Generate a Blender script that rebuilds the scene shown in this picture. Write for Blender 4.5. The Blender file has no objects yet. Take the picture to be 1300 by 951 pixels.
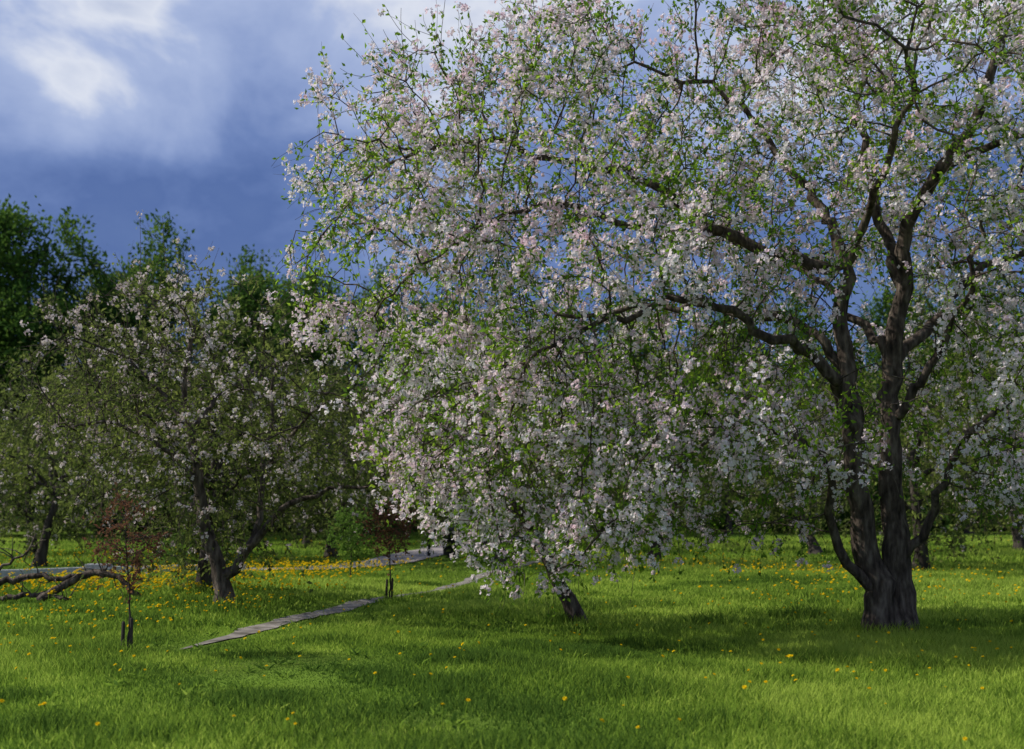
import bpy, math, numpy as np
from mathutils import Vector
S = bpy.context.scene
RS = np.random.RandomState

# ---------------------------------------------------------------- helpers
def norm(a):
    return a/np.maximum(np.linalg.norm(a,axis=-1,keepdims=True),1e-9)

_k = RS(5).normal(size=(10,3)); _p = RS(6).uniform(0,6.28,10)
def vnoise(P, s=1.0):
    P=np.asarray(P,float)
    if P.shape[-1]==2: P=np.concatenate([P,np.zeros(P.shape[:-1]+(1,))],-1)
    return np.sin((P*s)@_k.T+_p).mean(-1)*1.6

def gh(x,y):
    x=np.asarray(x,float); y=np.asarray(y,float)
    f=np.clip((90-np.hypot(x,y))/60,0,1)
    return f*(0.05*np.sin(x*0.55+y*0.21)+0.03*np.sin(y*0.6-x*0.3+1.0)+0.012*np.sin(x*2.1+1)*np.sin(y*1.9))

class MB:
    def __init__(s):
        s.v=[]; s.n=0; s.loops=[]; s.tot=[]; s.mat=[]; s.r=[]
    def add(s, V, F, mat, rnd):
        V=np.asarray(V,float).reshape(-1,3); F=np.asarray(F,int)
        s.v.append(V); s.loops.append((F+s.n).ravel()); s.tot.append(np.full(len(F),F.shape[1],int))
        s.mat.append(np.full(len(F),mat,int))
        s.r.append(np.broadcast_to(np.asarray(rnd,float),(len(V),)).copy())
        s.n+=len(V)
    def mesh(s,name,mats,smooth=()):
        V=np.concatenate(s.v); L=np.concatenate(s.loops); T=np.concatenate(s.tot); M=np.concatenate(s.mat)
        me=bpy.data.meshes.new(name)
        me.vertices.add(len(V)); me.vertices.foreach_set('co',V.astype(np.float32).ravel())
        me.loops.add(len(L)); me.loops.foreach_set('vertex_index',L.astype(np.int32))
        me.polygons.add(len(T)); st=np.concatenate([[0],np.cumsum(T)[:-1]])
        me.polygons.foreach_set('loop_start',st.astype(np.int32))
        for m in mats: me.materials.append(m)
        me.polygons.foreach_set('material_index',M.astype(np.int32))
        me.polygons.foreach_set('use_smooth',np.isin(M,list(smooth)))
        a=me.attributes.new('rnd','FLOAT','POINT'); a.data.foreach_set('value',np.concatenate(s.r).astype(np.float32))
        me.update(calc_edges=True)
        return me
def obj(name,me,loc=(0,0,0),rot=0,sc=1):
    o=bpy.data.objects.new(name,me); S.collection.objects.link(o)
    o.location=loc; o.rotation_euler=(0,0,rot); o.scale=(sc,sc,sc) if np.isscalar(sc) else sc
    return o

def tube(mb,pts,rad,n,mat,rnd=0.5,lump=0.0,seed=0):
    pts=np.asarray(pts,float); rad=np.asarray(rad,float); k=len(pts)
    t=np.gradient(pts,axis=0); t=norm(t)
    ref=np.array([0.3,1,0.1]) if abs(t[0][2])>0.6 else np.array([0,0.1,1.0])
    u=norm(np.cross(t,ref)); w=np.cross(t,u)
    a=np.arange(n)/n*2*math.pi
    rr=rad[:,None]*np.ones((1,n))
    if lump>0:
        P=pts[:,None,:]+ (np.cos(a)[None,:,None]*u[:,None,:]+np.sin(a)[None,:,None]*w[:,None,:])*rad[:,None,None]
        Q=P*np.array([1,1,0.5])
        rr=rr*(1+lump*vnoise(Q,7.0)+lump*0.8*vnoise(Q,19.0))
    V=pts[:,None,:]+(np.cos(a)[None,:,None]*u[:,None,:]+np.sin(a)[None,:,None]*w[:,None,:])*rr[:,:,None]
    i=np.arange(k-1)[:,None]*n; j=np.arange(n)[None,:]; j2=(j+1)%n
    F=np.stack([i+j,i+j2,i+n+j2,i+n+j],-1).reshape(-1,4)
    mb.add(V,F,mat,rnd)

def tubes_batch(mb,P,R,n,mat,rnd):   # P (T,K,3), R (T,K)
    T,K,_=P.shape
    t=norm(P[:,-1]-P[:,0]); ref=np.array([0.31,0.77,0.5])
    u=norm(np.cross(t,ref)); w=np.cross(t,u)
    a=np.arange(n)/n*2*math.pi
    off=np.cos(a)[None,:,None]*u[:,None,:]+np.sin(a)[None,:,None]*w[:,None,:]
    V=P[:,:,None,:]+off[:,None,:,:]*R[:,:,None,None]
    b=(np.arange(T)*K*n)[:,None,None]; i=(np.arange(K-1)*n)[None,:,None]; j=np.arange(n)[None,None,:]; j2=(j+1)%n
    F=np.stack([b+i+j,b+i+j2,b+i+n+j2,b+i+n+j],-1).reshape(-1,4)
    mb.add(V,F,mat,rnd)

def clump_rnd(P,rg,s=1.3):
    return np.clip(.5+.45*vnoise(P,s)+rg.normal(size=len(P))*.22,0,1)
def leaves(mb,P,D,L,W,mat,rg,s=1.3):
    N=len(P); D=norm(D); sd_=norm(np.cross(D,rg.normal(size=(N,3)))); nn=np.cross(D,sd_)
    L=np.broadcast_to(L,(N,))[:,None]; W=np.broadcast_to(W,(N,))[:,None]
    m=P+D*L*0.45-nn*L*0.12
    V=np.stack([P,m+sd_*W/2+nn*L*0.2,P+D*L-nn*L*0.15,m-sd_*W/2+nn*L*0.2],1)
    F=np.arange(N*4).reshape(N,4)
    mb.add(V,F,mat,np.repeat(clump_rnd(P,rg,s),4))

def blossoms(mb,C,nf,cr,pr,mat,rg,petals=5):
    N=len(C)*nf; C=np.repeat(C,nf,0)
    off=norm(rg.normal(size=(N,3))+np.array([0,0,0.35]))
    c=C+off*cr*rg.uniform(0.5,1.1,(N,1)); n=norm(off+rg.normal(size=(N,3))*0.35)
    u=norm(np.cross(n,rg.normal(size=(N,3)))); w=np.cross(n,u)
    cup=rg.uniform(0.1,1.0,(N,1)); pr=pr*rg.uniform(0.55,1.15,(N,1))
    rn=clump_rnd(C,rg,1.8)
    for k in range(petals):
        a=2*math.pi*k/petals; h=math.pi/petals*0.9
        f=lambda an:(math.cos(an)*u+math.sin(an)*w)
        V=np.stack([c,c+pr*(0.75*f(a-h)+cup*0.45*n),c+pr*(1.0*f(a)+cup*0.85*n),c+pr*(0.75*f(a+h)+cup*0.45*n)],1)
        mb.add(V,np.arange(N*4).reshape(N,4),mat,np.repeat(rn,4))

# ---------------------------------------------------------------- materials
def newmat(name):
    m=bpy.data.materials.new(name); m.use_nodes=True; nt=m.node_tree; nt.nodes.clear()
    return m,nt,nt.nodes.new('ShaderNodeOutputMaterial')
def mixc(nt,fac,a,b):
    x=nt.nodes.new('ShaderNodeMix'); x.data_type='RGBA'
    for s,v in ((0,fac),(6,a),(7,b)):
        if isinstance(v,(tuple,list)): x.inputs[s].default_value=(*v,1)
        elif isinstance(v,(int,float)): x.inputs[s].default_value=v
        else: nt.links.new(v,x.inputs[s])
    return x.outputs[2]
def noise(nt,scale,detail=3,vec=None):
    n=nt.nodes.new('ShaderNodeTexNoise'); n.inputs['Scale'].default_value=scale; n.inputs['Detail'].default_value=detail
    if vec is not None: nt.links.new(vec,n.inputs['Vector'])
    return n.outputs['Fac']
def ramp(nt,fac,stops):
    r=nt.nodes.new('ShaderNodeValToRGB'); e=r.color_ramp.elements
    while len(e)<len(stops): e.new(0.5)
    for q,(p,c) in zip(e,stops): q.position=p; q.color=(*c,1)
    nt.links.new(fac,r.inputs[0]); return r.outputs[0]
def geo_pos(nt):
    return nt.nodes.new('ShaderNodeNewGeometry').outputs['Position']
def foliage(name,c,a,b,trans=0.4):
    # ramp over the per-leaf value: c = deepest, a = middle, b = lightest
    m,nt,out=newmat(name)
    at=nt.nodes.new('ShaderNodeAttribute'); at.attribute_name='rnd'
    col=ramp(nt,at.outputs['Fac'],[(0.05,c),(0.5,a),(0.95,b)])
    p=nt.nodes.new('ShaderNodeBsdfDiffuse')
    t=nt.nodes.new('ShaderNodeBsdfTranslucent'); mx=nt.nodes.new('ShaderNodeMixShader'); mx.inputs[0].default_value=trans
    nt.links.new(col,p.inputs['Color']); nt.links.new(col,t.inputs['Color'])
    nt.links.new(p.outputs[0],mx.inputs[1]); nt.links.new(t.outputs[0],mx.inputs[2]); nt.links.new(mx.outputs[0],out.inputs[0])
    return m
def rough_mat(name,stops,scale,bump=0.3,vscale=(1,1,1),rough=0.9,dist=0.02,det=5):
    m,nt,out=newmat(name)
    tc=nt.nodes.new('ShaderNodeTexCoord'); mp=nt.nodes.new('ShaderNodeMapping'); mp.inputs['Scale'].default_value=vscale
    nt.links.new(tc.outputs['Object'],mp.inputs[0])
    n=noise(nt,scale,det,mp.outputs[0])
    p=nt.nodes.new('ShaderNodeBsdfPrincipled'); p.inputs['Roughness'].default_value=rough; p.inputs['Specular IOR Level'].default_value=0.15
    nt.links.new(ramp(nt,n,stops),p.inputs['Base Color'])
    if bump>0:
        b=nt.nodes.new('ShaderNodeBump'); b.inputs['Strength'].default_value=bump; b.inputs['Distance'].default_value=dist
        nt.links.new(n,b.inputs['Height']); nt.links.new(b.outputs[0],p.inputs['Normal'])
    nt.links.new(p.outputs[0],out.inputs[0])
    return m

bark=rough_mat('apple_bark',[(0.3,(0.022,0.017,0.014)),(0.5,(0.08,0.062,0.05)),(0.72,(0.18,0.15,0.12))],16,1.0,(1,1,0.3),dist=0.035)
bark_far=rough_mat('dark_bark',[(0.3,(0.02,0.016,0.013)),(0.7,(0.08,0.068,0.056))],8,0,(1,1,0.3),det=2)
leafM=foliage('apple_leaf',(0.09,0.18,0.03),(0.18,0.33,0.03),(0.36,0.52,0.05),0.55)
petal=foliage('apple_blossom',(0.84,0.62,0.70),(0.90,0.80,0.84),(0.92,0.89,0.90),0.38)
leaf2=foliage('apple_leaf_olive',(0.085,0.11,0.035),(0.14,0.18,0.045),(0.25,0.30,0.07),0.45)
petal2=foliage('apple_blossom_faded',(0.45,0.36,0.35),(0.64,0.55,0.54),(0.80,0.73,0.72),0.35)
leafD=foliage('forest_leaf',(0.03,0.075,0.018),(0.065,0.135,0.028),(0.15,0.25,0.04),0.4)
leafR=foliage('copper_leaf',(0.12,0.06,0.04),(0.18,0.085,0.05),(0.26,0.13,0.07),0.35)
leafS=foliage('shrub_leaf',(0.09,0.17,0.03),(0.13,0.23,0.04),(0.18,0.30,0.05),0.45)
grassM=foliage('grass_blade',(0.08,0.15,0.025),(0.21,0.33,0.04),(0.40,0.52,0.085),0.5)
yellow=foliage('dandelion_yellow',(0.75,0.5,0.01),(0.80,0.58,0.01),(0.85,0.66,0.02),0.2)

# ---------------------------------------------------------------- tree generator
def resample(pts,step,rg,jit):
    pts=np.asarray(pts,float); out=[]
    n=len(pts); P=np.vstack([2*pts[0]-pts[1],pts,2*pts[-1]-pts[-2]])
    for i in range(n-1):
        p0,p1,p2,p3=P[i],P[i+1],P[i+2],P[i+3]
        k=max(1,int(round(np.linalg.norm(p2-p1)/step)))
        for t in np.arange(k)/k:
            out.append(0.5*((2*p1)+(-p0+p2)*t+(2*p0-5*p1+4*p2-p3)*t*t+(-p0+3*p1-3*p2+p3)*t**3))
    out.append(pts[-1]); out=np.array(out)
    j=rg.normal(size=out.shape)*jit; j[0]=0
    if jit>0:
        w=np.cumsum(rg.normal(size=out.shape)*jit*1.1,axis=0); k=len(out)
        w=w-np.linspace(0,1,k)[:,None]*w[-1]; w[0]=0; j=j+w
    return out+j

def grow(limbs,att,step,infl,kill,iters,trop,rg,jit=0.02):
    cap=40000; pos=np.zeros((cap,3)); par=-np.ones(cap,int); spec=np.zeros(cap); n=0
    for L in limbs:
        pts,r0,r1=L; rs=resample(pts,step,rg,jit*(1 if n>0 and abs(pts[0][2])>.02 else .5))
        rad=np.linspace(0,1,len(rs))**0.6*(r1-r0)+r0
        prev=-1; s0=0
        if n>0 and not (abs(rs[0][2])<0.02):
            prev=int(np.argmin(np.linalg.norm(pos[:n]-rs[0],axis=1))); s0=1
        for q in range(s0,len(rs)):
            pos[n]=rs[q]; par[n]=prev; spec[n]=rad[q]; prev=n; n+=1
    A=np.asarray(att); 
    d=np.linalg.norm(A[:,None,:]-pos[None,:n,:],axis=2); ni=d.argmin(1); nd=d.min(1)
    keep=nd>kill; A=A[keep];ni=ni[keep];nd=nd[keep]; nch=np.zeros(cap,int)
    for it in range(iters):
        m=(nd<infl)&(nch[ni]<3)
        if not m.any(): break
        idx=ni[m]; dv=(A[m]-pos[idx])/nd[m][:,None]
        acc=np.zeros((n,3)); np.add.at(acc,idx,dv)
        u=np.unique(idx)
        if n+len(u)>=cap: break
        dr=norm(norm(acc[u])+np.array([0,0,trop])+rg.normal(size=(len(u),3))*0.22)
        newp=pos[u]+dr*step*rg.uniform(0.8,1.15,(len(u),1))
        pos[n:n+len(u)]=newp; par[n:n+len(u)]=u; nch[u]+=1
        dd=np.linalg.norm(A[:,None,:]-newp[None],axis=2); k=dd.argmin(1); kd=dd[np.arange(len(A)),k]
        b=kd<nd; ni[b]=n+k[b]; nd[b]=kd[b]; n+=len(u)
        kp=nd>kill; A=A[kp];ni=ni[kp];nd=nd[kp]
        if len(A)==0: break
    return pos[:n].copy(),par[:n].copy(),spec[:n].copy()

def build_tree(name,limbs,att,seed,step=0.2,infl=2.2,kill=0.35,iters=70,trop=0.0,r0=0.006,
               twigs=1.3,tlen=0.45,K=5,twigr=0.004,thin=0.03,dirfn=None,nleaf=2.0,lsize=0.05,lspread=0.03,
               bprob=0.35,nf=5,cr=0.04,pr=0.02,petals=5,mats=None,lump=0.1,blossomfn=None,sides=12,flare=.5,jit=.02,clear=None):
    rg=RS(seed); pos,par,spec=grow(limbs,att,step,infl,kill,iters,trop,rg,jit)
    n=len(pos); ex=2.35; acc=np.zeros(n)
    for i in range(n-1,-1,-1):
        if acc[i]==0: acc[i]=r0**ex
        if par[i]>=0: acc[par[i]]+=acc[i]
    rad=acc**(1/ex)
    rad=np.where(spec>0,np.maximum(np.minimum(rad,spec*1.15),spec),rad)
    for i in range(n):
        if par[i]>=0: rad[i]=min(rad[i],rad[par[i]]*0.97)
    ch=[[] for _ in range(n)]
    for i in range(n):
        if par[i]>=0: ch[par[i]].append(i)
    mb=MB()
    st=[(i,-1) for i in range(n) if par[i]<0]
    while st:
        i,p=st.pop(); pts=[];rr=[]
        if p>=0: pts.append(pos[p]); rr.append(min(rad[p],rad[i]*1.25))
        q=i
        while True:
            pts.append(pos[q]); rr.append(rad[q]); c=ch[q]
            if not c: break
            c=sorted(c,key=lambda z:-rad[z])
            for z in c[1:]: st.append((z,q))
            q=c[0]
        rr=np.array(rr); pts=np.array(pts)
        if p<0 and flare:
            z=pts[:,2]; rr=rr*(1+flare*np.exp(-np.maximum(z,0)/0.16)); pts[0][2]-=0.12
        big=rr[0]>0.05
        tube(mb,pts,rr,sides if big else (6 if rr[0]>0.02 else 4),0,0.5,lump if big else 0)
    thinidx=np.where((rad<thin)&(pos[:,2]>0.3))[0]
    cntw=rg.poisson(twigs,len(thinidx))
    if clear is not None: cntw=np.where(clear(pos[thinidx])&(rg.uniform(size=len(thinidx))<.7),0,cntw)
    src=np.repeat(thinidx,cntw)
    T=len(src); d0=norm(pos[src]-pos[np.maximum(par[src],0)])
    cen=pos[thinidx].mean(0); outw=norm(pos[src]-cen)
    dirs=norm(d0*0.5+outw*0.4+rg.normal(size=(T,3))*0.65)
    droop=dirfn(pos[src]) if dirfn else np.zeros(T)
    P=np.zeros((T,K,3)); P[:,0]=pos[src]; L=tlen*rg.uniform(0.4,1.4,T)*np.where(rg.uniform(size=T)<.12,1.6,1)
    cur=dirs.copy()
    for k in range(1,K):
        cur=norm(cur+np.stack([0*droop,0*droop,droop],1)*0.35+rg.normal(size=(T,3))*0.16)
        P[:,k]=P[:,k-1]+cur*(L/(K-1))[:,None]
    g=P[:,:,2]; P[:,:,2]=np.where(g<0.25,0.25+0*g,g)
    R=np.linspace(1,0.5,K)[None,:]*twigr*rg.uniform(0.8,1.3,(T,1))
    tubes_batch(mb,P,R,3,0,0.5)
    a=rg.randint(1,K,size=int(T*K*nleaf*0.8)); ti=rg.randint(0,T,size=len(a)); fr=rg.uniform(size=(len(a),1))
    sites=P[ti,a]*fr+P[ti,a-1]*(1-fr); sd=norm(P[ti,a]-P[ti,a-1])
    sites=sites+rg.normal(size=sites.shape)*lspread
    leaves(mb,sites,sd*0.6+rg.normal(size=sites.shape)*0.7+np.array([0,0,0.1]),lsize*rg.uniform(0.6,1.35,len(a)),lsize*0.62*rg.uniform(0.7,1.2,len(a)),1,rg)
    if bprob>0:
        C=P[:,1:].reshape(-1,3); pb=np.full(len(C),bprob)
        if blossomfn: pb=pb*blossomfn(C)
        C=C[(rg.uniform(size=len(C))<pb)&(C[:,2]>.5)]+0
        C=C+rg.normal(size=C.shape)*0.02
        blossoms(mb,C,nf,cr,pr,2,rg,petals)
    return mb.mesh(name,mats,smooth=(0,))

def ell(n,c,r,rg,gap=0.25,hollow=0.0,cut=None,ns=1.1):
    P=rg.uniform(-1,1,(n*4,3)); q=np.linalg.norm(P,axis=1); P=P[(q<1)&(q>hollow)]
    P=P*np.array(r)+np.array(c); P=P[vnoise(P,ns)>-gap]
    if cut is not None: P=P[cut(P)]
    return P[:n]

# ---------------------------------------------------------------- main apple tree
MX,MY=4.6,15.5
rg=RS(11)
limbs=[
 ([(-.12,0,0),(-.19,0,.45),(-.33,-.05,1.1),(-.46,-.1,1.8),(-.47,-.1,2.4),(-.50,-.1,3.1),(-.58,0,3.9),(-.56,0,4.5)],.195,.12),
 ([(.15,.06,0),(.13,.06,.5),(.09,.1,1.2),(.03,.13,1.8),(-.0,.15,2.6),(.05,.2,3.4),(.15,.2,4.2),(.27,.1,5.0),(.6,-.1,5.6),(.95,-.3,6.1),(1.1,-.5,7.0)],.215,.05),
 ([(-.47,-.1,2.4),(-.75,-.3,2.9),(-1.15,-.6,3.4),(-1.8,-.9,3.55),(-2.6,-1.2,3.8),(-3.5,-1.4,3.6),(-4.3,-1.5,3.3)],.11,.018),
 ([(-.56,0,4.5),(-1.1,.1,4.6),(-1.9,.2,4.9),(-2.6,.2,5.4),(-3.3,.1,5.75),(-4.0,0,5.8),(-4.9,-.2,5.9),(-5.7,-.4,5.8)],.11,.018),
 ([(-.56,0,4.5),(-.8,.3,5.3),(-1.3,.6,6.0),(-1.7,.8,6.8),(-2.6,.9,7.1)],.09,.02),
 ([(-1.9,.2,4.9),(-2.8,-.5,4.85),(-3.8,-1,5.0),(-4.8,-1.3,4.7),(-5.4,-1.5,4.3)],.065,.012),
 ([(.05,.2,3.4),(.6,.5,3.9),(1.2,.8,4.5),(2,1,4.9),(2.9,1,5.0),(3.9,1,4.6)],.09,.015),
 ([(.15,.2,4.2),(.1,.6,5.2),(-.2,.8,6.2),(-.2,1,7.2),(-.4,1,8.2)],.09,.02),
 ([(.11,.05,.9),(.36,-.1,1.25),(.52,-.2,1.8),(.9,-.4,2.5),(1.6,-.6,3.1),(2.4,-.8,3.3)],.08,.015),
 ([(-.2,0,.5),(-.55,-.2,.95),(-.83,-.4,1.4),(-1.15,-.7,2.0),(-1.8,-1.0,2.5),(-2.6,-1.3,2.7)],.085,.012),
 ([(-.56,0,4.5),(-.4,-.8,5.2),(-.3,-1.6,5.9),(-.6,-2.4,6.3)],.07,.015),
 ([(.05,.2,3.4),(-.3,1.0,4.2),(-.9,1.9,4.8),(-1.8,2.6,5.2),(-2.8,3,5.2)],.07,.015),
 ([(.6,-.1,5.6),(1.4,-.6,5.9),(2.3,-.9,6.4),(3.2,-1,6.3)],.06,.015),
 ([(-.5,-.1,3.1),(-1.0,.2,3.9),(-1.9,.6,4.2),(-2.9,1.1,4.2),(-4.0,1.4,3.9),(-4.9,1.5,3.1)],.075,.012),
 ([(.0,.15,2.6),(.35,-.3,3.2),(.7,-.6,4.0),(.85,-.9,4.9),(1.3,-1.1,5.6)],.075,.015),
]
xs=[-7.5,-7.0,-6.3,-5.6,-4.6,-3.6,-2.5,0,2,4,5.5]
top=[5.6,6.4,7.0,7.25,7.4,7.8,8.4,8.9,8.6,7.6,6.0]
bot=[4.9,3.6,2.2,1.3,.65,.7,1.2,1.7,1.3,1.2,2.5]
dep=[.3,1.0,1.7,2.3,2.9,3.3,3.6,3.7,3.5,3.0,1.2]
P=np.stack([rg.uniform(-7.5,5.5,26000),rg.uniform(-3.7,3.7,26000),rg.uniform(.6,9,26000)],1)
jx=P[:,0]+.55*vnoise(P[:,[1,2]],1.9)
zt=np.interp(jx,xs,top); zb=np.interp(jx,xs,bot); W=np.interp(jx,xs,dep)
t=(P[:,2]-(zt+zb)/2)/((zt-zb)/2)
inside=(np.abs(t)<1)&(np.abs(P[:,1])<W*np.sqrt(np.clip(1-t*t*0.9,0,1)))
P=P[inside]; P=P[vnoise(P,1.35)>np.interp(P[:,0],[-7,-5.5,-1.5,.5],[-.2,-.42,-.42,-.26])]
open_=((np.hypot(P[:,0],P[:,1])<1.2)&(P[:,2]<3.0))|((np.abs(P[:,0]+.2)<.75)&(P[:,1]<.6)&(P[:,2]<5.0)&(rg.uniform(size=len(P))<.75))
P=P[~open_]
keep=rg.uniform(size=len(P))<np.interp(P[:,0],[-7.5,-1.5,1,5.5],[1,1,.7,.6])
P=P[keep][:5600]
def maindir(p):
    d=np.where(p[:,2]>6.0,0.3,np.where(p[:,2]<4.8,-1.0,-0.4)); return d
mainme=build_tree('apple_tree',limbs,P,21,step=.18,infl=2.2,kill=.28,iters=100,twigs=1.75,tlen=.5,K=6,jit=.032,
    dirfn=maindir,nleaf=1.7,lsize=.066,bprob=.27,nf=10,cr=.06,pr=.0285,petals=4,mats=[bark,leafM,petal],lump=.08,sides=18,flare=.4,
    clear=lambda p:(np.abs(p[:,0]+.2)<.7)&(p[:,1]<.6)&(p[:,2]<5.2),
    blossomfn=lambda C:np.clip(1.0+1.5*vnoise(C,1.6)-0.11*np.maximum(C[:,0]+1.5,0),0.06,2.1))
obj('apple_tree',mainme,(MX,MY,float(gh(MX,MY))))

# leaning blossoming tree
rg=RS(12)
limbs=[([(0,0,0),(-.33,0,.65),(-.75,.05,1.4),(-1.2,.05,2.0),(-1.7,.1,2.5),(-2.1,.1,3.0)],.125,.04),
       ([(-.75,.05,1.4),(-.6,.3,2.1),(-.3,.5,2.8)],.06,.02),([(-1.2,.05,2.0),(-1.9,-.3,2.2),(-2.7,-.5,2.3)],.05,.015)]
P=ell(800,(-1.0,.1,2.8),(2.1,1.7,1.7),rg)
lm=build_tree('apple_tree_leaning',limbs,P,22,step=.18,infl=2.0,kill=.3,twigs=1.4,tlen=.5,dirfn=lambda p:np.full(len(p),-.6),
    nleaf=1.6,lsize=.06,bprob=.22,nf=9,cr=.06,pr=.028,petals=4,mats=[bark,leafM,petal])
obj('apple_tree',lm,(.95,17.9,float(gh(.95,17.9))))

# left apple tree
rg=RS(13)
limbs=[([(0,0,0),(-.06,0,.45),(-.27,0,1.05),(-.42,0,1.8),(-.5,0,2.5),(-.6,.1,3.2),(-.5,.1,4.1)],.15,.03),
       ([(-.02,0,.42),(.25,-.05,.72),(.6,-.1,1.05),(1.0,-.2,1.5),(1.6,-.3,1.72),(2.2,-.4,1.8)],.10,.018),
       ([(.25,-.05,.72),(.42,.1,1.2),(.45,.2,1.9),(.6,.3,2.8),(.7,.3,3.7)],.07,.02),
       ([(-.42,0,1.8),(-.9,-.2,2.3),(-1.5,-.3,2.6),(-2.3,-.4,2.6)],.06,.015),
       ([(-.5,0,2.5),(-.3,.6,3.1),(.2,1.2,3.6)],.05,.02),
       ([(-.5,0,2.5),(-1.1,.4,3.3),(-1.7,.5,3.8)],.05,.015),
       ([(.45,.2,1.9),(1.0,-.2,2.5),(1.6,-.5,3.0)],.05,.015)]
P=ell(1900,(-.45,0,2.95),(2.75,2.3,2.1),rg,gap=.2,cut=lambda p:~((np.hypot(p[:,0],p[:,1])<1.)&(p[:,2]<2.1)))
lt=build_tree('apple_tree_left',limbs,P,23,step=.19,infl=2,kill=.31,twigs=1.35,tlen=.5,dirfn=lambda p:np.where(p[:,2]>3.8,.35,-.6),
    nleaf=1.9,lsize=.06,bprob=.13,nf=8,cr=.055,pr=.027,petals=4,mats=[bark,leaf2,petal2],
    blossomfn=lambda C:np.clip(1+1.6*vnoise(C,1.7),.1,2.4))
obj('apple_tree',lt,(-4.22,18.8,float(gh(-4.22,18.8))))

# orchard variants
def orchard(seed,lean):
    rg=RS(seed); h=rg.uniform(1.0,1.4)
    t=[(0,0,0),(lean*.3,0,h*.5),(lean*.65,.05,h)]
    L=[(t+[(lean*1.1,.1,2.2),(lean*1.4,0,3.2),(lean*1.5,.1,4.2)],.17,.03)]
    for k in range(6):
        a=k/6*6.28+rg.uniform(-.4,.4); R=rg.uniform(1.6,2.3); z=rg.uniform(2.0,3.6); s=rg.uniform(.0,1)
        b=np.array([lean*(.65+.45*s),.05,h+s*(2.2-h)])
        L.append(([tuple(b),tuple(b+[math.cos(a)*R*.4,math.sin(a)*R*.4,(z-b[2])*.55]),tuple(b+[math.cos(a)*R,math.sin(a)*R,z-b[2]])],.07,.015))
    P=ell(1200,(lean*1.3,0,2.95),(3.0,2.9,2.45),rg,gap=.4)
    return L,P
ov=[]
for i,(sd,ln) in enumerate([(31,-1.3),(32,.6),(33,.1)]):
    L,P=orchard(sd,ln)
    ov.append(build_tree('orchard_%d'%i,L,P,sd+5,step=.25,infl=2.3,kill=.42,twigs=1.3,tlen=.6,K=4,twigr=.006,dirfn=lambda p:np.where(p[:,2]>4,.3,-.8),
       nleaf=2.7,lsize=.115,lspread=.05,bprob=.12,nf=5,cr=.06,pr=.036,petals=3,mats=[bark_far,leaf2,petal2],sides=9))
spots=[(-5.15,21.4,2,0.3,.95),(-.25,33,0,0,1.15),(3.8,34.5,1,0.2,1.1),(-12.2,33,1,1,1.0),(-15,40,2,2,1.1),(-9.5,38,0,2.6,1.1),
 (-5.5,39,2,4,1.1),(9.9,31,2,1.5,1.2),(15.2,35,1,4,1.3),(9.5,40,0,5,1.2),(17.5,44,1,2.5,1.25),(2,45,2,3.3,1.1),(6,50,0,4.4,1.1),
 (-1.5,52,1,1.2,1.15),(-8,50,1,5,1.1)]
for x,y,v,r,s in spots:
    obj('apple_tree',ov[v],(x,y,float(gh(x,y))),r,s)

# tall background trees
tv=[]
for i,(sd,h,w) in enumerate([(41,15,3.9),(42,14,4.6),(43,16,3.5)]):
    rg=RS(sd); L=[([(0,0,0),(.1,0,h*.25),(-.1,.1,h*.55),(.1,0,h*.9)],.26,.03)]
    for k in range(12):
        a=rg.uniform(0,6.28); z=rg.uniform(.15,.75)*h; R=w*.6*(1.2-z/h)
        L.append(([(0,0,z),(math.cos(a)*R*.5,math.sin(a)*R*.5,z+R*.7),(math.cos(a)*R,math.sin(a)*R,z+R*1.3)],.08,.02))
    P=[]
    for k in range(17):
        z=rg.uniform(.12,.93)*h; f=(1-abs(z/h-.45)**1.6*2.0); a=rg.uniform(0,6.28); R=w*.62*max(f,.15)
        P.append(ell(85,(math.cos(a)*R,math.sin(a)*R,z),(w*.42,w*.42,w*.5),rg,gap=.6))
    P=np.concatenate(P)
    tv.append(build_tree('tall_%d'%i,L,P,sd+3,step=.5,infl=5,kill=.75,iters=60,trop=.15,r0=.012,twigs=2.6,tlen=.85,K=4,twigr=.012,thin=.09,
        dirfn=lambda p:np.full(len(p),.1),nleaf=5.0,lsize=.25,lspread=.22,bprob=0,mats=[bark_far,leafD],sides=8,lump=.05))
tall=[(-23.5,58,0,0,1.02),(-20,62,1,1,1.0),(-26.5,62,2,2,1.1),(-16.5,61,1,2.5,.96),(-13.2,66,2,.7,.9),(-10.2,62,0,4,.84),(-7.4,66,1,5,.9),(-4,64,0,3,.78),(-30,66,1,3,1.1),
 (-21.5,72,2,.3,1.0),(-14,74,1,.3,1.05),(-1,70,2,1.3,.8),(3,68,1,2.2,.8),(7,70,0,.5,.85),(11.5,68,2,4.4,.8),(16,71,1,1.9,.85),(20.5,68,0,2.8,.85),(25,70,2,3.9,.85),(30,74,1,.1,.85),(36,74,0,2,.9)]
for x,y,v,r,s in tall: obj('deciduous_tree',tv[v],(x,y,0),r,s)

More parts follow.
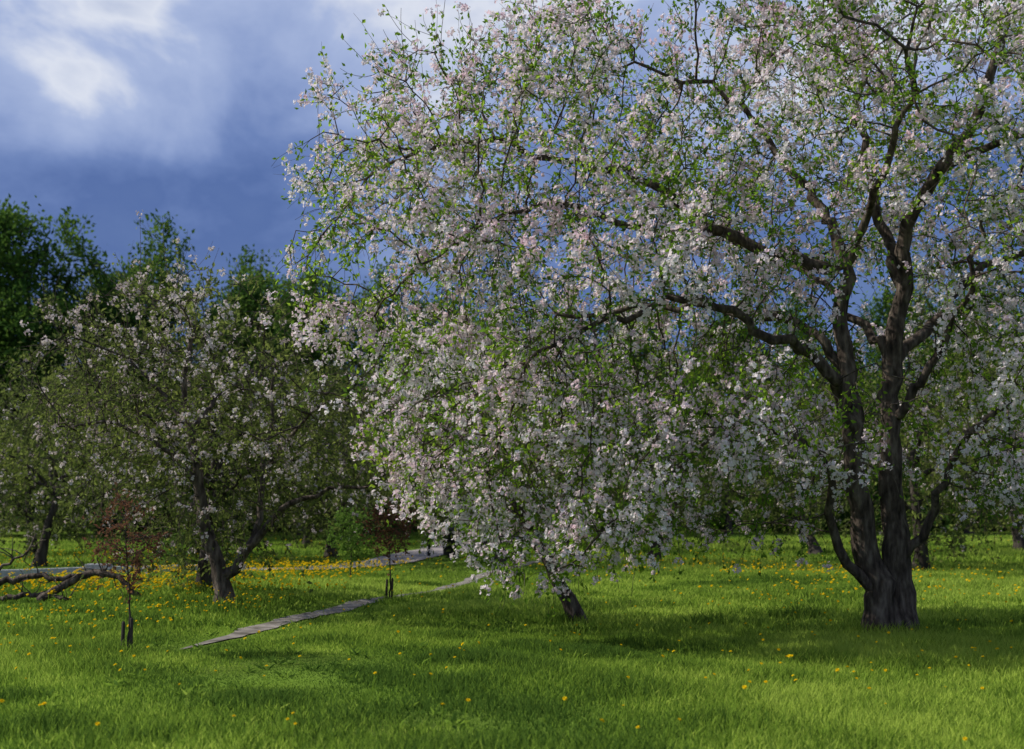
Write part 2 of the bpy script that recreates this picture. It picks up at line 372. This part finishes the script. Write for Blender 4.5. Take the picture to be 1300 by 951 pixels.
# distant belt of trees = one object
rg=RS(50); mb=MB(); N=60000
x=rg.uniform(-75,75,N); bh=9+2.0*np.sin(x*.23)+1.8*np.sin(x*.61+1)+1.2*np.sin(x*1.5)
z=bh*rg.uniform(0,1,N); y=90+rg.uniform(-2.5,2.5,N)+2*np.sin(x*.5)
leaves(mb,np.stack([x,y,z],1),rg.normal(size=(N,3)),.8*rg.uniform(.6,1.3,N),.65*rg.uniform(.6,1.2,N),0,rg,.6)
N2=22000; x=rg.uniform(-55,55,N2); z=(2.0+.9*np.sin(x*.8)+.6*np.sin(x*2.3))*rg.uniform(0,1,N2); y=76+rg.normal(size=N2)*1.2
leaves(mb,np.stack([x,y,z],1),rg.normal(size=(N2,3)),.5*rg.uniform(.6,1.3,N2),.4*rg.uniform(.6,1.2,N2),0,rg,.6)
for k in range(60):
    xx=rg.uniform(-75,75); tube(mb,[(xx,90,-.1),(xx+rg.normal()*.3,90,3),(xx+rg.normal()*.6,90,6)],[.2,.15,.06],6,1)
obj('distant_tree_line',mb.mesh('distant_tree_line',[leafD,bark_far]))

# ---------------------------------------------------------------- saplings
def sapling(name,x,y,h,rw,zc,rz,lmat,n,lsz,stakes,seed,nl):
    rg=RS(seed); L=[([(0,0,0),(.02,0,h*.35),(-.02,.02,h*.7),(0,0,h*.95)],.016,.004)]
    P=ell(n,(0,0,zc),(rw,rw,rz),rg,gap=.9)
    me=build_tree(name,L,P,seed,step=.07,infl=.8,kill=.08,iters=40,trop=.3,r0=.0025,twigs=1.1,tlen=.16,K=3,twigr=.0024,thin=.012,
       nleaf=nl,lsize=lsz,lspread=.012,bprob=0,mats=[bark_far,lmat],flare=0,jit=.006)
    root=bpy.data.objects.new(name,None); S.collection.objects.link(root); root.location=(x,y,float(gh(x,y)))
    o=obj('trunk_and_crown',me); o.parent=root
    for k,(sx,sh) in enumerate(stakes):
        m=MB(); tube(m,[(sx,0,-.1),(sx,0,sh*.5),(sx+.008,0,sh-.02),(sx+.008,0,sh)],[.02,.02,.019,.004],7,0)
        so=obj('stake_%d'%(k+1),m.mesh('stake',[bark_far])); so.parent=root
sapling('copper_leaf_sapling',-4.0,13.3,1.65,.36,1.22,.48,leafR,220,.045,[(-.045,.38),(.04,.42)],61,2.0)
sapling('copper_leaf_sapling',-2.0,20.8,1.6,.38,1.15,.46,leafR,210,.055,[(-.04,.36),(.05,.38)],62,2.2)
sapling('green_sapling',-3.35,26.5,1.65,.5,1.0,.6,leafS,200,.065,[],63,2.4)
sapling('green_sapling',-6.4,24.5,1.1,.4,.7,.4,leafS,110,.06,[],64,2)

# fallen branches at the left
rg=RS(70); mb=MB()
def limb(pts,r0,r1):
    p=resample(pts,.1,rg,.012); tube(mb,p,np.linspace(r0,r1,len(p)),9,0,.5,.08)
    for k in range(10):
        i=rg.randint(len(p)//4,len(p)); d=norm(rg.normal(size=3)+np.array([0,0,.6]))
        q=[p[i]]; 
        for s in range(5): d=norm(d+rg.normal(size=3)*.3); q.append(q[-1]+d*.09)
        q=np.array(q); q[:,2]=np.maximum(q[:,2],.02); tube(mb,q,np.linspace(.012,.004,6),5,0)
limb([(-.9,0,.02),(-.6,0,.22),(-.2,.05,.42),(.3,0,.38),(.7,-.1,.1),(.85,-.1,-.03)],.07,.04)
limb([(-2.6,.2,-.02),(-1.9,.1,.2),(-1.2,.1,.38),(-.6,.0,.32),(.1,.2,.5)],.07,.03)
limb([(-2.2,-.3,.0),(-1.5,-.2,.5),(-1.1,-.2,.75),(-.9,-.1,1.1)],.04,.012)
limb([(-1.7,.3,.0),(-1.0,.1,.12),(-.3,-.3,.05)],.05,.02)
obj('fallen_branch',mb.mesh('fallen_branch',[bark],smooth=(0,)),(-6.7,20.6,float(gh(-6.7,20.6))))

# ---------------------------------------------------------------- ground
gx=np.concatenate([-np.geomspace(1500,41,14),np.arange(-40,40.01,.5),np.geomspace(41,1500,14)])
gy=np.concatenate([-np.geomspace(1500,11,12),np.arange(-10,95.01,.5),np.geomspace(96,1500,14)])
X,Y=np.meshgrid(gx,gy); V=np.stack([X,Y,gh(X,Y)],-1).reshape(-1,3)
nx=len(gx); i,j=np.meshgrid(np.arange(len(gy)-1),np.arange(nx-1),indexing='ij'); a=i*nx+j
F=np.stack([a,a+1,a+nx+1,a+nx],-1).reshape(-1,4)
m,nt,out=newmat('lawn_soil'); p=nt.nodes.new('ShaderNodeBsdfDiffuse')
gp=geo_pos(nt)
c1=ramp(nt,noise(nt,9,3,gp),[(.3,(.05,.08,.015)),(.7,(.12,.18,.03))])
c2=mixc(nt,ramp(nt,noise(nt,.35,2,gp),[(.4,(0,0,0)),(.65,(1,1,1))]),c1,(.14,.23,.03))
nt.links.new(c2,p.inputs['Color']); nt.links.new(p.outputs[0],out.inputs[0])
mb=MB(); mb.add(V,F,0,.5); obj('ground',mb.mesh('ground',[m],smooth=(0,)))

# paths
def smooth_line(pts,step):
    p=np.array([(q[0],q[1],0) for q in pts],float); return resample(p,step,RS(1),0)[:,:2]
def ribbon(name,line,w,mat,z,rag=0.0,taper=False):
    t=norm(np.gradient(line,axis=0)); nrm=np.stack([-t[:,1],t[:,0]],1)
    cols=7; V=[]; k0=np.arange(len(line)); tp=np.clip(k0/30+.15,0,1) if taper else np.ones(len(line))
    L1=1+rag*vnoise(line,4.)+rag*.6*vnoise(line,11.); L2=1+rag*vnoise(line+9,4.5)+rag*.6*vnoise(line+5,12.)
    for k in range(cols):
        s=(k/(cols-1)-.5)*2
        ww=w/2*s*tp*(L1 if s<0 else L2)
        q=line+nrm*ww[:,None]; V.append(np.stack([q[:,0],q[:,1],gh(q[:,0],q[:,1])+z],1))
    V=np.stack(V,1); n=len(line); i,j=np.meshgrid(np.arange(n-1),np.arange(cols-1),indexing='ij'); a=i*cols+j
    mb=MB(); mb.add(V.reshape(-1,3),np.stack([a,a+cols,a+cols+1,a+1],-1).reshape(-1,4),0,.5)
    return obj(name,mb.mesh(name,[mat],smooth=(0,)))
dirt=rough_mat('trodden_dirt',[(.35,(.10,.09,.07)),(.65,(.30,.27,.24))],3.5,.5)
gravel=rough_mat('gravel',[(.3,(.20,.18,.17)),(.7,(.38,.34,.33))],9,.4)
conc=rough_mat('concrete',[(.3,(.30,.30,.30)),(.7,(.45,.45,.45))],12,.3)
foot=smooth_line([(-3.6,13.9),(-3.36,15.0),(-3.12,16.6),(-2.68,18.3),(-2.25,20.9),(-1.5,24),(-.85,28.2),(.4,33),(2.5,39)],.08)
walk=smooth_line([(-34,26.6),(-20,27.8),(-12,28.6),(-7.6,29.5),(-5.0,32),(-3.6,36),(-2.3,43),(-1.5,50),(.5,60),(6,72)],.5)
ribbon('footpath',foot,.34,dirt,.012,.35,True)
ribbon('garden_path',walk,1.7,gravel,.035,.04)
def dist_line(P2,line,st=2):
    out=np.full(len(P2),9.9)
    for q in line[::st]: out=np.minimum(out,np.hypot(P2[:,0]-q[0],P2[:,1]-q[1]))
    return out
seg=walk[(walk[:,0]<-7.0)]; t=norm(np.gradient(seg,axis=0)); e=seg-np.stack([-t[:,1],t[:,0]],1)*.95
mb=MB(); prof=[(-.06,-.05),(-.06,.15),(-.05,.16),(.05,.16),(.06,.15),(.06,-.05)]
V=np.stack([np.stack([e[:,0],e[:,1]+a_,gh(e[:,0],e[:,1])+b_],1) for a_,b_ in prof],1); n=len(e)
i,j=np.meshgrid(np.arange(n-1),np.arange(5),indexing='ij'); a=i*6+j
mb.add(V.reshape(-1,3),np.stack([a,a+1,a+7,a+6],-1).reshape(-1,4),0,.5); obj('path_kerb',mb.mesh('path_kerb',[conc]))

import bmesh
def boxm(bm,c,s,bev=.01):
    r=bmesh.ops.create_cube(bm,size=1); bmesh.ops.scale(bm,vec=s,verts=r['verts']); bmesh.ops.translate(bm,vec=c,verts=r['verts'])
    if bev: bmesh.ops.bevel(bm,geom=list({e for v in r['verts'] for e in v.link_edges}),offset=bev,segments=2,affect='EDGES')
bm=bmesh.new(); boxm(bm,(0,0,.13),(.62,.35,.26),.02); boxm(bm,(.0,.02,.29),(.5,.3,.07),.015)
me=bpy.data.meshes.new('concrete_block'); bm.to_mesh(me); me.materials.append(conc); obj('concrete_block',me,(-8.6,26.6,float(gh(-8.6,26.6))-.03))

# litter bin and bollard
black=rough_mat('black_painted_metal',[(.3,(.012,.012,.013)),(.7,(.03,.03,.03))],20,.1,rough=.5)
root=bpy.data.objects.new('litter_bin',None); S.collection.objects.link(root); root.location=(-1.8,38,float(gh(-1.8,38)))
def rev(name,prof,mat,n=24):
    mb=MB(); a=np.arange(n)/n*6.28318
    V=np.stack([np.stack([r*np.cos(a),r*np.sin(a),np.full(n,z)],1) for r,z in prof]).reshape(-1,3)
    k=len(prof); i,j=np.meshgrid(np.arange(k-1),np.arange(n),indexing='ij')
    mb.add(V,np.stack([i*n+j,i*n+(j+1)%n,(i+1)*n+(j+1)%n,(i+1)*n+j],-1).reshape(-1,4),0,.5); return obj(name,mb.mesh(name,[mat],smooth=(0,)))
for nm,pf in (('body',[(.0,.06),(.22,.06),(.24,.1),(.28,.68),(.30,.70),(.30,.73),(.26,.73),(.25,.5),(0,.45)]),
              ('lid',[(.29,.80),(.29,.82),(.22,.90),(.1,.95),(0,.96)]),('foot',[(0,0),(.18,0),(.18,.03),(.05,.06)])):
    o=rev(nm,pf,black); o.parent=root
for k in range(4):
    mb=MB(); a=k*1.571+.4; tube(mb,[(.27*math.cos(a),.27*math.sin(a),.7),(.27*math.cos(a),.27*math.sin(a),.82)],[.012,.012],6,0)
    o=obj('lid_strut_%d'%(k+1),mb.mesh('strut',[black])); o.parent=root
o=rev('bollard',[(.05,-.05),(.05,.9),(.065,.92),(.065,.96),(.05,.98),(.05,1.0),(.03,1.04),(0,1.05)],black,14); o.location=(-2.5,38.5,0)

# ---------------------------------------------------------------- grass
rg=RS(80); mb=MB()
trunks=np.array([(MX,MY),(.95,17.9),(-4.22,18.8),(-4,13.3),(-2,20.8),(-5.15,21.4)])
def scatter(n,y0,y1,pad):
    u=rg.uniform(size=n*2); y=np.sqrt(y0**2+u*(y1**2-y0**2)); x=rg.uniform(-1,1,n*2)*(0.44*y+pad)
    P2=np.stack([x,y],1)
    ok=(dist_line(P2,foot,2)>.05+.16*rg.uniform(size=len(P2))**.5)&(dist_line(P2,walk)>.88)
    return P2[ok][:n]
for n,y0,y1,w,hs in ((300000,6.5,16,.0048,1.0),(230000,16,30,.0095,1.05),(130000,30,62,.024,1.15)):
    p=scatter(n,y0,y1,2.5); n=len(p)
    patch=vnoise(p,1.3); patch2=vnoise(p+7,.45); patch3=vnoise(p-3,3.6)
    h=(.075+.045*patch+.03*patch2+.07*np.clip(patch3,0,1))*rg.uniform(.5,1.45,n)*hs
    for tx,ty in trunks: h*=1+.9*np.exp(-((p[:,0]-tx)**2+(p[:,1]-ty)**2)/.35)
    dn=np.minimum(dist_line(p,foot,4)/.9,dist_line(p,walk)/4.2); h*=.25+.75*np.clip(dn-.05,0,1)
    h=np.clip(h,.02,.36)
    a=rg.uniform(0,6.28,n); lean=rg.uniform(.1,.75,n)*h; b=rg.uniform(0,6.28,n)
    bx=np.cos(b)*lean; by=np.sin(b)*lean; wx=np.cos(a)*w*rg.uniform(.7,1.5,n); wy=np.sin(a)*w*rg.uniform(.7,1.5,n); z0=gh(p[:,0],p[:,1])-.01
    base=np.stack([p[:,0],p[:,1],z0],1); ww=np.stack([wx,wy,0*wx],1)
    mid=base+np.stack([bx*.35,by*.35,h*.6],1); tip=base+np.stack([bx,by,h],1)
    rn=np.clip(.5+.45*patch2-.4*patch3+.25*patch+rg.normal(size=n)*.22,0,1)
    if y0<20:
        V=np.stack([base-ww,base+ww,mid+ww*.8,mid-ww*.8,tip],1); k=np.arange(n)*5
        mb.add(V,np.stack([k,k+1,k+2,k+3],1),0,np.repeat(rn,5))
        mb.n-=n*5
        mb.loops.append((np.stack([k+3,k+2,k+4],1)+mb.n).ravel()); mb.tot.append(np.full(n,3)); mb.mat.append(np.zeros(n,int)); mb.n+=n*5
    else:
        V=np.stack([base-ww,base+ww,tip],1); mb.add(V,np.arange(n*3).reshape(n,3),0,np.repeat(rn,3))
# rosettes of broad weed leaves in the lawn
C=scatter(600,7,24,1.5); k=9; n=len(C)*k; Cr=np.repeat(C,k,0)+rg.normal(size=(n,2))*.02
a=rg.uniform(0,6.28,n); D=np.stack([np.cos(a),np.sin(a),rg.uniform(.3,1.1,n)],1)
leaves(mb,np.stack([Cr[:,0],Cr[:,1],gh(Cr[:,0],Cr[:,1])],1),D,rg.uniform(.08,.16,n),rg.uniform(.015,.03,n),0,rg)
obj('grass',mb.mesh('grass',[grassM]))

# dandelions
rg=RS(81); mb=MB(); pts=[scatter(170,8,16,2),scatter(260,16,30,2),scatter(260,30,55,2)]
for cx,cy,sx,sy,n in ((-8.0,24,1.3,1.0,520),(-4.6,29,1.0,2.2,800),(-6.5,26.5,1.3,1.0,400),(4.5,31,2.0,3,220),(-5.8,21.5,1.5,1,380),(7,27,1.5,3,220),(5.3,20,1.5,1.5,90),(-9,34,4,3,500),(2.5,11,.8,.6,14),(-3.6,18.0,.6,.9,110),(5.5,12.5,1.2,.5,22),(-5.4,16.5,1.1,.8,140),(-5.6,13.5,1,.8,30)):
    pts.append(np.stack([cx+rg.normal(size=n)*sx,cy+rg.normal(size=n)*sy],1))
p=np.concatenate(pts); p=p[(dist_line(p,foot)>.4)&(dist_line(p,walk)>1)]; p=p[p[:,1]>7]; n=len(p)
h=rg.uniform(.11,.22,n)+.05*(p[:,1]>16); base=np.stack([p[:,0],p[:,1],gh(p[:,0],p[:,1])],1)
til=np.stack([rg.normal(size=n)*.03,rg.normal(size=n)*.03,h],1); head=base+til
tubes_batch(mb,np.stack([base,base+til*.5,head],1),np.full((n,3),.003),3,1,.5)
nn=norm(np.stack([rg.normal(size=n)*.35,rg.normal(size=n)*.35-.3,np.ones(n)],1)); u=norm(np.cross(nn,np.array([1.,0,0]))); w=np.cross(nn,u)
R=rg.uniform(.013,.022,n)[:,None]*(1+.4*(p[:,1:2]>20))
for lay,(rf,zf) in enumerate(((1,.15),(.75,.4),(.45,.6))):
    for k in range(9):
        a=6.283*k/9+lay*.3; f=lambda t:(math.cos(t)*u+math.sin(t)*w)
        V=np.stack([head,head+R*(rf*.8*f(a-.33)+zf*.7*nn),head+R*(rf*f(a)+zf*nn),head+R*(rf*.8*f(a+.33)+zf*.7*nn)],1)
        mb.add(V,np.arange(n*4).reshape(n,4),0,np.repeat(rg.uniform(size=n),4))
obj('dandelions',mb.mesh('dandelions',[yellow,grassM]))

# ---------------------------------------------------------------- light, sky
sd=Vector((-0.77,0.08,0.60)).normalized()
L=bpy.data.lights.new('sun','SUN'); L.energy=5.0; L.angle=math.radians(.5); L.color=(1,.94,.84)
lo=bpy.data.objects.new('sun',L); S.collection.objects.link(lo); lo.rotation_euler=(-sd).to_track_quat('-Z','Y').to_euler()
Wd=bpy.data.worlds.new('World'); S.world=Wd; Wd.use_nodes=True; nt=Wd.node_tree; nt.nodes.clear()
out=nt.nodes.new('ShaderNodeOutputWorld'); sky=nt.nodes.new('ShaderNodeTexSky'); sky.sky_type='NISHITA'; sky.sun_disc=False
sky.sun_elevation=math.asin(sd.z); sky.sun_rotation=math.atan2(sd.x,sd.y)
b1=nt.nodes.new('ShaderNodeBackground'); b1.inputs[1].default_value=.09; nt.links.new(sky.outputs[0],b1.inputs[0])
tc=nt.nodes.new('ShaderNodeTexCoord'); mp=nt.nodes.new('ShaderNodeMapping'); mp.inputs['Scale'].default_value=(1,1,1.5); mp.inputs['Location'].default_value=(.3,.1,0)
nt.links.new(tc.outputs['Generated'],mp.inputs[0])
nz=nt.nodes.new('ShaderNodeTexNoise'); nz.inputs['Scale'].default_value=6.5; nz.inputs['Detail'].default_value=6; nz.inputs['Roughness'].default_value=.54; nz.inputs['Distortion'].default_value=.2
nt.links.new(mp.outputs[0],nz.inputs['Vector'])
sep=nt.nodes.new('ShaderNodeSeparateXYZ'); nt.links.new(tc.outputs['Generated'],sep.inputs[0])
ma=nt.nodes.new('ShaderNodeMath'); ma.operation='MULTIPLY_ADD'; ma.inputs[1].default_value=.50; ma.inputs[2].default_value=-.225; nt.links.new(nz.outputs['Fac'],ma.inputs[0])
ad=nt.nodes.new('ShaderNodeMath'); ad.operation='ADD'; nt.links.new(sep.outputs['Z'],ad.inputs[0]); nt.links.new(ma.outputs[0],ad.inputs[1])
col=ramp(nt,ad.outputs[0],[(0,(.14,.22,.46)),(.19,(.085,.15,.39)),(.25,(.15,.23,.50)),(.31,(.28,.37,.65)),(.38,(.42,.51,.77)),(.43,(.78,.82,.93)),(.52,(.40,.48,.70)),(1,(.22,.29,.52))])
b2=nt.nodes.new('ShaderNodeBackground'); nt.links.new(col,b2.inputs[0]); b2.inputs[1].default_value=.97
mx=nt.nodes.new('ShaderNodeMixShader'); mx.inputs[0].default_value=.9
nt.links.new(b1.outputs[0],mx.inputs[1]); nt.links.new(b2.outputs[0],mx.inputs[2]); nt.links.new(mx.outputs[0],out.inputs[0])
S.view_settings.view_transform='Standard'; S.view_settings.look='None'; S.view_settings.exposure=0

cam=bpy.data.cameras.new('camera'); cam.lens=45; cam.sensor_width=36; cam.shift_y=.1265; cam.clip_end=4000
cam.dof.use_dof=True; cam.dof.focus_distance=14.2; cam.dof.aperture_fstop=1.7
co=bpy.data.objects.new('camera',cam); S.collection.objects.link(co); co.location=(0,0,1.6); co.rotation_euler=(math.radians(90),0,0); S.camera=co
